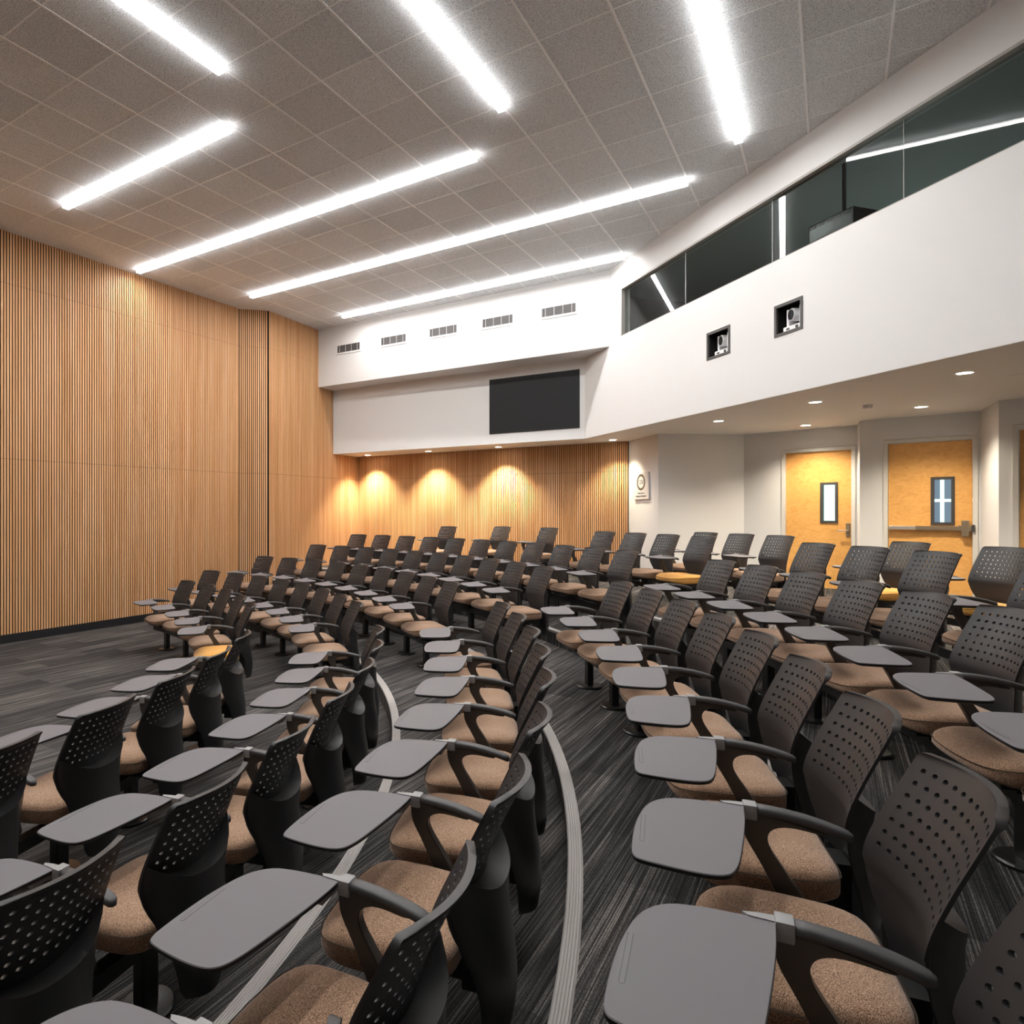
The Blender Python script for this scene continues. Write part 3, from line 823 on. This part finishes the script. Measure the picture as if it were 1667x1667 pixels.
def build_post():
    bm = bmesh.new()
    # outline in (y,z): upright behind the hinge, kinked, sweeping back down to the rail, with the bracket under the pad
    out = [(.012, .628), (.010, .575), (-.002, .545), (-.030, .500), (-.085, .395), (-.102, .335), (-.160, .335), (-.152, .395), (-.095, .480), (-.060, .530), (-.050, .566), (-.066, .592), (-.112, .603), (-.200, .590), (-.200, .602), (-.110, .618), (-.03, .630)]
    hw = [.013, .014, .016, .017, .019, .021, .021, .019, .017, .016, .014, .013, .012, .010, .010, .012, .013]
    trip = [(y, z, w) for (y, z), w in zip(out, hw)]
    for _ in range(2):
        q_ = []
        for A_, B_ in zip(trip, trip[1:]+trip[:1]): q_ += [tuple(u_*.75+v_*.25 for u_, v_ in zip(A_, B_)), tuple(u_*.25+v_*.75 for u_, v_ in zip(A_, B_))]
        trip = q_
    out = [(y, z) for y, z, w in trip]; hw = [w for y, z, w in trip]
    a = [bm.verts.new((.28 - w, y, z)) for (y, z), w in zip(out, hw)]; b = [bm.verts.new((.28 + w, y, z)) for (y, z), w in zip(out, hw)]
    n = len(out); bm.faces.new(a); bm.faces.new(list(reversed(b)))
    for i in range(n): bm.faces.new((a[i], b[i], b[(i+1) % n], a[(i+1) % n]))
    bmesh.ops.recalc_face_normals(bm, faces=bm.faces[:])
    bmesh.ops.bevel(bm, geom=[e for e in bm.edges if e.calc_face_angle(0) > .9 and abs(e.verts[0].co.x-e.verts[1].co.x) < .01], offset=.003, segments=2, affect='EDGES')
    return bm
def build_pad():
    bm = bmesh.new(); rings = []
    st = [(-.024, .0195, .637), (-.05, .021, .636), (-.10, .022, .632), (-.15, .0225, .625), (-.20, .0225, .614), (-.235, .022, .604), (-.252, .018, .598), (-.262, .009, .595)]
    for y, w, z in st:
        h = .013 if w > .015 else .009
        rings.append([(.28 + w*math.copysign(abs(math.cos(t_))**.6, math.cos(t_)), y, z + h*math.copysign(abs(math.sin(t_))**.7, math.sin(t_))) for t_ in [2*PI*i/16 for i in range(16)]])
    loft(bm, rings); bmesh.ops.recalc_face_normals(bm, faces=bm.faces[:])
    return bm
def build_hinge():
    bm = bmesh.new(); box(bm, .259, .301, -.026, .010, .610, .652, bevel=.006)
    pts = [(.266, .008), (.290, .006), (.286, .04), (.278, .070), (.268, .060)]
    prism(bm, pts, (.6385), .6475); box(bm, .20, .285, .02, .07, .612, .629)
    return bm

def chair_proto(orange=False):
    t = empty('tablet_chair', (0, 0, 0))
    shell = sharp(link_mesh('backrest', build_shell(), M['shell'], t), 50)
    h = sharp(link_mesh('back_housing', build_housing(), M['housing'], t), 45)
    sb, ring = build_seat(); s = sharp(link_mesh('seat', sb, M['orange'] if orange else M['fabric'], t), 70)
    link_mesh('piping', build_piping(ring), M['piping'], s)
    bm = bmesh.new(); box(bm, -.17, .17, -.24, .08, .335, .353, bevel=.005); box(bm, -.06, .06, -.30, -.03, .285, .336); box(bm, -.05, .05, -.335, -.27, .25, .40)
    link_mesh('seat_frame', bm, M['steel'], t)
    a = sharp(link_mesh('armrest', build_post(), M['post'], t), 40)
    link_mesh('arm_pad', build_pad(), M['pad'], a, smooth=True)
    tb = link_mesh('tablet', build_tablet(), [M['tablet'], M['tabedge']], t)
    bm = bmesh.new(); slot(bm, .013, .6446, .6453, 0); slot(bm, .008, .6452, .6456, 1); link_mesh('pencil_groove', bm, [M['groove'], M['groove_floor']], tb)
    sharp(link_mesh('hinge', build_hinge(), M['hinge'], t), 40)
    return t
def copy_tree(o, parent=None):
    c_ = o.copy(); COL.objects.link(c_); c_.parent = parent
    for ch in list(o.children): copy_tree(ch, c_)
    return c_
proto = {False: chair_proto(False), True: chair_proto(True)}
used = {False: False, True: False}

ORD = ['first', 'second', 'third', 'fourth', 'fifth', 'sixth', 'seventh', 'eighth', 'ninth', 'tenth', 'eleventh', 'twelfth']
ROWN = {1: 'front row', 2: 'second row', 3: 'third row', 4: 'fourth row', 5: 'fifth row', 6: 'sixth row', 7: 'rearmost row'}
def place(cen, R, ang, z, orange, label, group):
    if not used[orange]: o = proto[orange]; used[orange] = True
    else: o = copy_tree(proto[orange])
    o.location = (cen[0] + R*math.cos(ang), cen[1] + R*math.sin(ang), z)
    o.rotation_euler = (0, 0, ang + PI/2)
    tag(o, label, 'chair', group)
    return o

def rail(cen, R, angs, z, label):
    Rr = R + .10
    t = empty('seating_rail', (cen[0] + Rr*math.cos(angs[len(angs)//2]), cen[1] + Rr*math.sin(angs[len(angs)//2]), z))
    tag(t, label, 'seating rail', 'rails carrying the chairs')
    ox, oy = t.location.x, t.location.y
    bm = bmesh.new(); rings = []
    step = abs(angs[1]-angs[0]) if len(angs) > 1 else .06
    ext = [min(angs) - step*.42] + sorted(angs) + [max(angs) + step*.55]
    for a in ext:
        rings.append([(cen[0] + (Rr+q)*math.cos(a) - ox, cen[1] + (Rr+q)*math.sin(a) - oy, zz) for q, zz in ((-.03, .225), (.03, .225), (.03, .284), (-.03, .284))])
    loft(bm, rings); bmesh.ops.recalc_face_normals(bm, faces=bm.faces[:])
    link_mesh('rail', bm, M['steel'], t)
    for a in angs:
        px, py = cen[0] + Rr*math.cos(a) - ox, cen[1] + Rr*math.sin(a) - oy
        m = Matrix.Translation((px, py, 0)) @ Matrix.Rotation(a, 4, 'Z')
        bm = bmesh.new(); box(bm, -.025, .025, -.038, .038, .012, .226, mtx=m, bevel=.006); p = link_mesh('pedestal', bm, M['steel'], t)
        bm = bmesh.new()
        n = 28; rr = [[(m @ Vector((r*math.cos(2*PI*i/n), r*math.sin(2*PI*i/n), zz)))[:] for i in range(n)] for r, zz in ((.100, 0), (.105, .004), (.104, .012), (.096, .018), (.05, .021))]
        loft(bm, rr); link_mesh('base_plate', bm, M['steel'], p, smooth=False)

CF = (-7.37, 4.44)
near = {1: (5.384, -5.69, -2, 2), 2: (6.425, -22.93, 0, 6), 3: (7.478, -22.55, -1, 7), 4: (8.528, -22.85, 0, 8), 5: (9.579, -11.57, -1, 6)}
farr = {1: (5.68, 20.4, 5), 2: (6.73, 18.15, 8), 3: (7.80, 18.4, 9), 4: (8.76, 16.25, 10), 5: (9.77, 16.05, 11)}
# the aisle lies between the two blocks; chairs are counted from it
for r, (R, ph, k0, k1) in near.items():
    A = [math.radians(ph) + (k-.5)*.562/R for k in range(k0, k1+1)]
    for j, a in enumerate(A):
        n = len(A)-1-j
        place(CN, R, a, LV[r], False, 'black tablet chair with brown seat, near block, %s, %s from the aisle' % (ROWN[r], ORD[n]), 'tablet chairs in the near block')
    rail(CN, R, A, LV[r], 'black floor rail with pedestals carrying the %s of the near block' % ROWN[r])
for r, (R, a0, n) in farr.items():
    A = [math.radians(a0) + k*.608/R for k in range(n)]
    for j, a in enumerate(A):
        og = (r == 1 and j == 0)
        place(CF, R, a, LV[r], og, 'black tablet chair with %s seat, far block, %s, %s from the aisle' % ('orange' if og else 'brown', ROWN[r], ORD[j]), 'tablet chairs in the far block')
    rail(CF, R, A, LV[r], 'black floor rail with pedestals carrying the %s of the far block' % ROWN[r])
C6 = (-7.2, 4.65)
d2r = math.radians
row6f = [15.3, 18.55, 21.76, 25.0]; row6n = [6.63, 3.49, .05, -4.8]
for j, a in enumerate(row6f):
    place(C6, 10.59, d2r(a) , LV[6], j == 0, 'black tablet chair with %s seat, far block, sixth row, %s from the aisle' % ('orange' if j == 0 else 'brown', ORD[j]), 'tablet chairs in the far block')
rail(C6, 10.59, [d2r(a) for a in row6f], LV[6], 'black floor rail with pedestals carrying the short sixth row, far block')
for j, a in enumerate(row6n):
    place(C6, 10.59, d2r(a), LV[6], False, 'black tablet chair with brown seat, near block, sixth row, %s from the aisle' % ORD[j], 'tablet chairs in the near block')
rail(C6, 10.59, sorted(d2r(a) for a in row6n), LV[6], 'black floor rail with pedestals carrying the sixth row of the near block')
row7a = [(15.05, 0, 'rearmost row, right of the two before the blank white wall'), (17.95, 0, 'rearmost row, left of the two before the blank white wall'), (20.85, 0, 'rearmost row, partly hidden behind the orange-seated chair')]
row7b = [(2.8, 1, 'rearmost row, at the far right edge'), (7.15, 1, 'rearmost row, in front of the push bar door')]
for a, og, lb in row7a + row7b:
    place(C6, 11.64, d2r(a), LV[7], bool(og), 'tablet chair with %s seat, %s' % ('orange' if og else 'brown', lb), 'tablet chairs in the rearmost row')
rail(C6, 11.64, [d2r(a) for a, _, _ in row7a], LV[7], 'black floor rail carrying the three rearmost chairs before white wall')
rail(C6, 11.64, [d2r(a) for a, _, _ in row7b], LV[7], 'black floor rail carrying the two rearmost chairs by the doors')
row7c = [(35.2, 11.35, 'right of the three by the slatted rear wall'), (40.6, 11.3, 'middle of the three by the slatted rear wall'), (44.6, 10.65, 'left of the three by the slatted rear wall')]
for a, R, lb in row7c:
    place(C6, R, d2r(a), LV[7], False, 'black tablet chair with brown seat, ' + lb, 'tablet chairs in the rearmost row')
    rail(C6, R, [d2r(a)], LV[7], 'black pedestal carrying the chair ' + lb)

# ------------------------------------------------------------------ camera
cam = ld.cameras.new('camera'); co = ld.objects.new('camera', cam); COL.objects.link(co)
co.location = (0, 0, 1.833); co.rotation_euler = (PI/2, 0, 0)
cam.sensor_fit = 'HORIZONTAL'; cam.sensor_width = 36; cam.lens = 36*1047.7/1667
cam.shift_x = (833.5-674.8)/1667; cam.shift_y = (832-833.5)/1667
cam.clip_start = .05
sc.camera = co

# ------------------------------------------------------------------ world and view
w_ = ld.worlds.new('world'); sc.world = w_; w_.use_nodes = True
w_.node_tree.nodes['Background'].inputs[0].default_value = (.5, .52, .55, 1); w_.node_tree.nodes['Background'].inputs[1].default_value = .0
sc.view_settings.view_transform = 'Standard'; sc.view_settings.look = 'None'
sc.view_settings.exposure = 0.60; sc.view_settings.gamma = 1; sc.view_settings.use_curve_mapping = False
